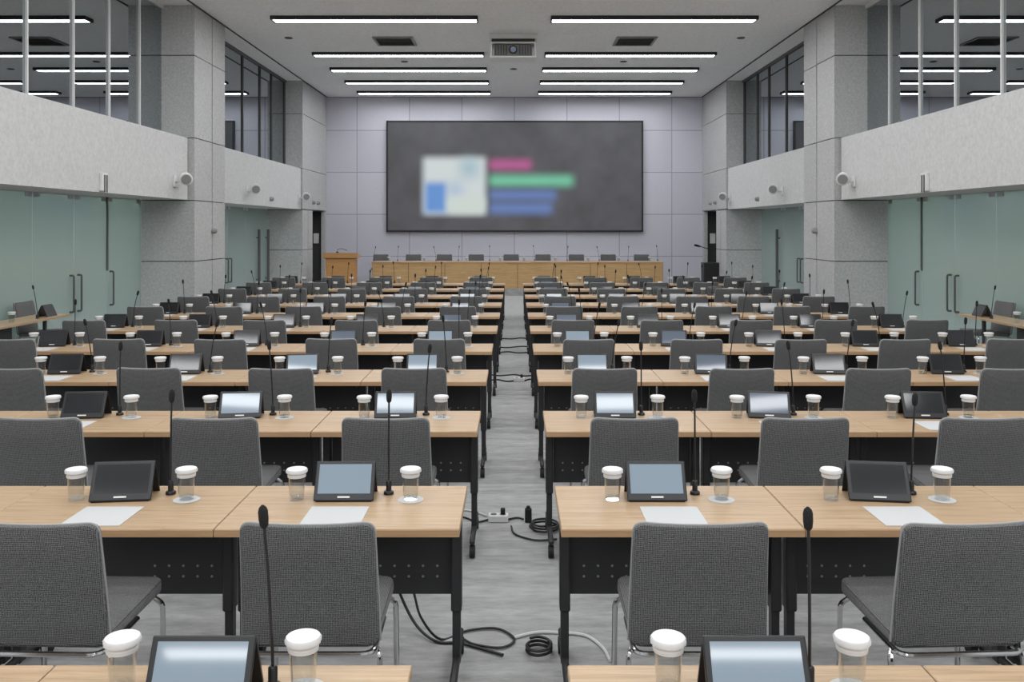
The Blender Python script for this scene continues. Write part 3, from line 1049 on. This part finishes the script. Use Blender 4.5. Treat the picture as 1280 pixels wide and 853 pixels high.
# lectern
xl0, xl1 = px(403, 24.5), px(446, 24.5)
t = thing('lectern', 'orange wood lectern with overhanging top beside the dais platform', 'lectern', ((xl0 + xl1) / 2, 24.5, 0))
hw = (xl1 - xl0) / 2
bm = bm_new(); box(bm, -hw + 0.07, hw - 0.07, 0.05, 0.48, 0.001, 1.06, 0.006, 1); obj('body', bm, M['lectern'], t)
bm = bm_new(); box(bm, -hw + 0.12, hw - 0.12, 0.035, 0.049, 0.10, 0.96, 0.004, 1); obj('front_panel', bm, M['lectern'], t)
bm = bm_new()
f = [bm.verts.new(v) for v in ((-hw, 0, 1.075), (hw, 0, 1.075), (hw, 0.56, 1.075), (-hw, 0.56, 1.075), (-hw, 0, 1.22), (hw, 0, 1.22), (hw, 0.56, 1.14), (-hw, 0.56, 1.14))]
for q in ((3, 2, 1, 0), (4, 5, 6, 7), (0, 1, 5, 4), (1, 2, 6, 5), (2, 3, 7, 6), (3, 0, 4, 7)):
    bm.faces.new([f[i] for i in q])
obj('top', bm, M['lectern'], t)
bm = bm_new(); box(bm, -hw + 0.05, hw - 0.05, 0.03, 0.5, 1.061, 1.0745); obj('shadow_reveal', bm, M['dark'], t)
bm = bm_new(); box(bm, -hw + 0.02, hw - 0.02, 0.01, 0.52, 0.0, 0.0009 + 0.05); obj('plinth', bm, M['dark'], t)
t2 = thing('lectern_microphone', 'black microphone lying low on the lectern top', 'microphone', (t.location.x - 0.1, 24.68, 1.216))
bm = bm_new(); lathe(bm, [(0.04, 0.0), (0.04, 0.02), (0.02, 0.03)], 14); obj('base', bm, M['plastic'], t2, True)
bm = bm_new(); tube(bm, smooth_path([(0, 0, 0.03), (0.02, 0, 0.09), (0.12, 0, 0.11), (0.26, 0, 0.07)], 6), [0.007] * 18 + [0.016], 8); obj('gooseneck', bm, M['plastic'], t2, True)

# loudspeaker box by the doorway away from the lectern
t = thing('floor_loudspeaker', 'black loudspeaker box standing beside the doorway away from the lectern', 'loudspeaker', (px(890, 25.2), 25.2, 0))
bm = bm_new(); box(bm, -0.225, 0.225, 0.02, 0.42, 0.0, 0.92, 0.012, 2); obj('cabinet', bm, M['plastic'], t)
bm = bm_new(); box(bm, -0.205, 0.205, 0.005, 0.0195, 0.03, 0.89, 0.006, 1); obj('grille', bm, M['rubber'], t)
# microphone boom by the same doorway
t = thing('microphone_stand', 'black boom microphone stand reaching out of the doorway past loudspeaker', 'microphone stand', (5.95, 26.5, 0))
bm = bm_new(); lathe(bm, [(0.13, 0.0), (0.13, 0.015), (0.02, 0.03)], 16); obj('base', bm, M['plastic'], t, True)
bm = bm_new(); tube(bm, [(0, 0, 0.03), (0, 0, 1.24)], 0.012, 8); obj('pole', bm, M['plastic'], t, True)
bm = bm_new(); tube(bm, [(0.1, 0, 1.20), (-0.42, 0, 1.36)], 0.012, 8); obj('boom', bm, M['plastic'], t, True)
bm = bm_new(); tube(bm, [(-0.40, 0, 1.355), (-0.50, 0, 1.38), (-0.58, 0, 1.40)], [0.02, 0.035, 0.03], 10); obj('capsule', bm, M['foam'], t, True)
# notices in the dark doorways
for s, nm in ((-1, 'on lectern side'), (1, 'away from lectern')):
    bm = bm_new(); xs = sorted((s * 6.03, s * 6.20)); box(bm, xs[0], xs[1], BACK - 0.11, BACK - 0.0905, 1.43, 1.74, 0.004, 1)
    tag(obj('notice_board', bm, M['white']), 'small white notice on the wall inside the dark doorway ' + nm, 'notice', 'doorway notices')

# ------------------------------------------------------------------ fittings on the parapets
def make_spot():
    t = thing('wall_spotlight', 'x', 'spotlight')
    bm = bm_new(); box(bm, -0.001 - 0.03, -0.001, -0.06, 0.06, -0.10, 0.10, 0.008, 2); obj('wall_plate', bm, M['white'], t)
    bm = bm_new(); tube(bm, arc_path([(-0.03, 0, 0.0), (-0.14, 0, 0.0), (-0.17, 0, 0.05)], 0.03), 0.018, 8); obj('arm', bm, M['white'], t, True)
    bm = bm_new()
    d = Vector((-0.35, -0.8, -0.25)).normalized()
    c = Vector((-0.19, 0.03, 0.06))
    prof = [(-0.14, 0.03), (-0.12, 0.07), (-0.02, 0.10), (0.10, 0.115), (0.115, 0.10)]
    tube(bm, [c + d * a for a, b in prof], [b for a, b in prof], 16)
    h = obj('head', bm, M['white'], t, True)
    bm = bm_new(); tube(bm, [c + d * 0.1155, c + d * 0.125], 0.085, 16); obj('lens', bm, M['midgrey'], h, True)
    return freeze(t)
spot = make_spot()
def mirror_y(s):  # rotates the left-facing fitting to the other wall
    return 0.0 if s > 0 else PI
bays = {15.45: 'first parapet before the big pillar', 19.4: 'second parapet behind the big pillar', 24.1: 'far end of second parapet'}
spots = []
for s in (-1, 1):
    for y in (15.45, 19.4, 24.1):
        x = WI + (0.10 if y < 16 else 0.04)
        o = place(spot, (s * x, y, 2.72), 0 if s > 0 else 0, 'white wall spotlight on the %s %s' % (bays[y], SIDE[s]), 'parapet spotlights')
        o.scale = (s, 1, 1)
def make_box():
    t = thing('door_control_box', 'x', 'control box')
    bm = bm_new(); box(bm, -0.05, -0.001, -0.085, 0.085, -0.13, 0.13, 0.006, 2); obj('casing', bm, M['white'], t)
    for y in (-0.035, 0.035):
        bm = bm_new(); box(bm, -0.062, -0.0505, y - 0.014, y + 0.014, -0.15, 0.10, 0.004, 1); obj('bar', bm, M['darkgrey'], t)
    return freeze(t)
cb = make_box()
for s in (-1, 1):
    o = place(cb, (s * (WI + 0.10), 12.75, 2.57), 0, 'white box with two dark bars low on the first parapet ' + SIDE[s], 'control boxes')
    o.scale = (s, 1, 1)
def make_sensor():
    bm = bm_new(); tube(bm, [(-0.001, 0, 0), (-0.05, 0, 0), (-0.09, 0, 0)], [0.055, 0.055, 0.035], 14)
    return freeze(tag(obj('wall_sensor', bm, M['midgrey'], None, True), 'x', 'sensor'))
sn = make_sensor()
for s in (-1, 1):
    for y, z, x, nm in ((21.3, 2.60, WI + 0.04, 'second parapet'), (25.6, 2.64, WI, 'stone above the doorway, nearer pillar'), (26.2, 2.64, WI, 'stone above the doorway, nearer end wall')):
        o = place(sn, (s * x, y, z), 0, 'small round sensor on the %s %s' % (nm, SIDE[s]), 'wall sensors')
        o.scale = (s, 1, 1)
    o = place(sn, (s * (WI + 0.0), 17.1, 1.85), 0, 'small round sensor in the pillar groove ' + SIDE[s], 'wall sensors')
    o.scale = (s, 1, 1)

# ------------------------------------------------------------------ power strips and cables in the aisle
def cable(name, pts, r, label, m='cable', group=None):
    bm = bm_new()
    tube(bm, smooth_path(pts, 7), r, 6)
    return tag(obj(name, bm, M[m], None, True), label, 'cable', group)

def power_block(x, y, label, rz=0.0):
    t = thing('power_strip', label, 'power strip', (x, y, 0.0), rz, 'power strips')
    bm = bm_new(); box(bm, -0.065, 0.065, -0.035, 0.035, 0.001, 0.045, 0.006, 2); b = obj('body', bm, M['white'], t)
    for k, xx in enumerate((-0.03, 0.03)):
        bm = bm_new(); tube(bm, [(xx, 0, 0.0455), (xx, 0, 0.047)], 0.021, 14); obj('socket', bm, M['darkgrey'], t, True)
    bm = bm_new(); box(bm, 0.015, 0.045, -0.016, 0.016, 0.0475, 0.085, 0.005, 1); obj('plug', bm, M['rubber'], t)
    return t
power_block(-0.105, 5.78, 'white power strip with black plug on the aisle floor by second desk row')
bm = bm_new()
box(bm, -0.022, 0.022, -0.02, 0.02, 0.001, 0.09, 0.006, 2); tube(bm, [(0, 0, 0.09), (0, 0, 0.105)], 0.012, 8)
o = tag(obj('power_plug', bm, M['rubber']), 'black upright plug on the aisle floor beside the white power strip', 'plug'); o.location = (0.09, 5.76, 0)
z = 0.009
cable('power_cable', [(-0.172, 5.78, z), (-0.24, 5.74, z), (-0.33, 5.83, z), (-0.42, 5.76, 0.05), (-0.47, 5.70, 0.2)], 0.006, 'black cable leaving the white power strip toward the lectern side desks', 'cable', 'aisle cables')
cable('power_cable', [(-0.04, 5.79, z), (0.02, 5.82, z), (0.06, 5.79, z)], 0.006, 'short black cable between power strip and upright plug', 'cable', 'aisle cables')
cable('power_cable', [(-0.02, 5.66, z), (0.0, 5.52, z), (0.08, 5.43, z), (0.16, 5.40, z), (0.26, 5.42, z)], 0.006, 'black cable curving across the aisle in front of the upright plug', 'cable', 'aisle cables')
cable('power_cable', [(0.115, 5.75, z), (0.10, 5.66, z)] + [(0.195 + 0.085 * math.cos(PI + a * PI / 4), 5.62 + 0.085 * math.sin(PI + a * PI / 4), z + 0.0022 * a) for a in range(0, 19)] + [(0.33, 5.72, z)], 0.007, 'coiled black cable heap beside the upright plug', 'cable', 'aisle cables')
cable('power_cable', [(-0.18, 5.86, z), (-0.25, 5.93, z), (-0.33, 5.98, z), (-0.40, 5.90, z)], 0.006, 'white cable behind the power strip by second desk row', 'cable_white', 'aisle cables')
# foreground loops by the first row's inner legs
cable('power_cable', [(-0.44, 3.90, 0.30), (-0.42, 4.02, 0.14), (-0.34, 4.10, z), (-0.22, 4.19, z), (-0.08, 4.21, z), (0.0, 4.10, z), (-0.06, 4.02, z), (-0.18, 4.05, z), (-0.24, 4.11, z)], 0.006, 'black cable loop on the aisle floor by the first full desk row lectern side', 'cable', 'aisle cables')
cable('power_cable', [(-0.60, 4.25, 0.36), (-0.56, 4.24, 0.20), (-0.47, 4.18, 0.05), (-0.36, 4.08, z), (-0.24, 4.06, z), (-0.05, 3.95, z)], 0.007, 'thick black cable trailing from under the desk to the aisle', 'cable', 'aisle cables')
cable('power_cable', [(0.0, 4.12, z), (0.10, 4.17, z), (0.20, 4.17, z), (0.33, 4.14, z), (0.40, 4.02, z), (0.42, 3.90, z)], 0.007, 'grey cable arching round the desk leg away from the lectern', 'cable_white', 'aisle cables')
cable('power_cable', [(0.11 + 0.055 * math.cos(a * PI / 4), 3.98 + 0.06 * math.sin(a * PI / 4), z + 0.0022 * a) for a in range(0, 20)], 0.007, 'coiled black cable at the foot of the desk away from lectern', 'cable', 'aisle cables')
power_block(0.06, 11.05, 'white power strip on the aisle floor by the sixth desk row')
cable('power_cable', [(-0.36, 11.0, z), (-0.22, 11.12, z), (-0.1, 11.0, z), (-0.01, 11.03, z)], 0.009, 'black cable wriggling into the power strip by the sixth desk row', 'cable', 'aisle cables')
cable('power_cable', [(0.13, 11.05, z), (0.2, 11.15, z), (0.27, 11.05, z), (0.36, 11.1, z)], 0.009, 'black cable leaving the power strip by the sixth desk row', 'cable', 'aisle cables')
cable('power_cable', [(-0.36, 11.55, z), (-0.2, 11.42, z), (0.0, 11.5, z), (0.12, 11.4, z), (0.3, 11.46, z)], 0.009, 'black cable crossing the aisle behind the power strip, sixth row', 'cable', 'aisle cables')
cable('power_cable', [(-0.3, 13.5, z), (-0.1, 13.62, z), (0.06, 13.5, z), (0.3, 13.6, z)], 0.010, 'black cable crossing the aisle by the seventh desk row', 'cable', 'aisle cables')
cable('power_cable', [(-0.3, 15.3, z), (-0.05, 15.2, z), (0.1, 15.32, z), (0.3, 15.22, z)], 0.010, 'black cable crossing the aisle by the eighth desk row', 'cable', 'aisle cables')
cable('power_cable', [(-0.3, 14.2, z), (-0.12, 14.1, z), (0.12, 14.25, z), (0.32, 14.12, z)], 0.010, 'black cable in the aisle between seventh and eighth desk rows', 'cable', 'aisle cables')

# ------------------------------------------------------------------ world: plain grey fill light added through the hall's unbuilt open rear
w = bpy.data.worlds.new('world')
w.use_nodes = True
w.node_tree.nodes['Background'].inputs['Color'].default_value = (0.5, 0.5, 0.5, 1)
w.node_tree.nodes['Background'].inputs['Strength'].default_value = 0.6
SC.world = w
SC.cycles.use_denoising = True
SC.cycles.max_bounces = 8
SC.cycles.diffuse_bounces = 4
SC.cycles.transparent_max_bounces = 24
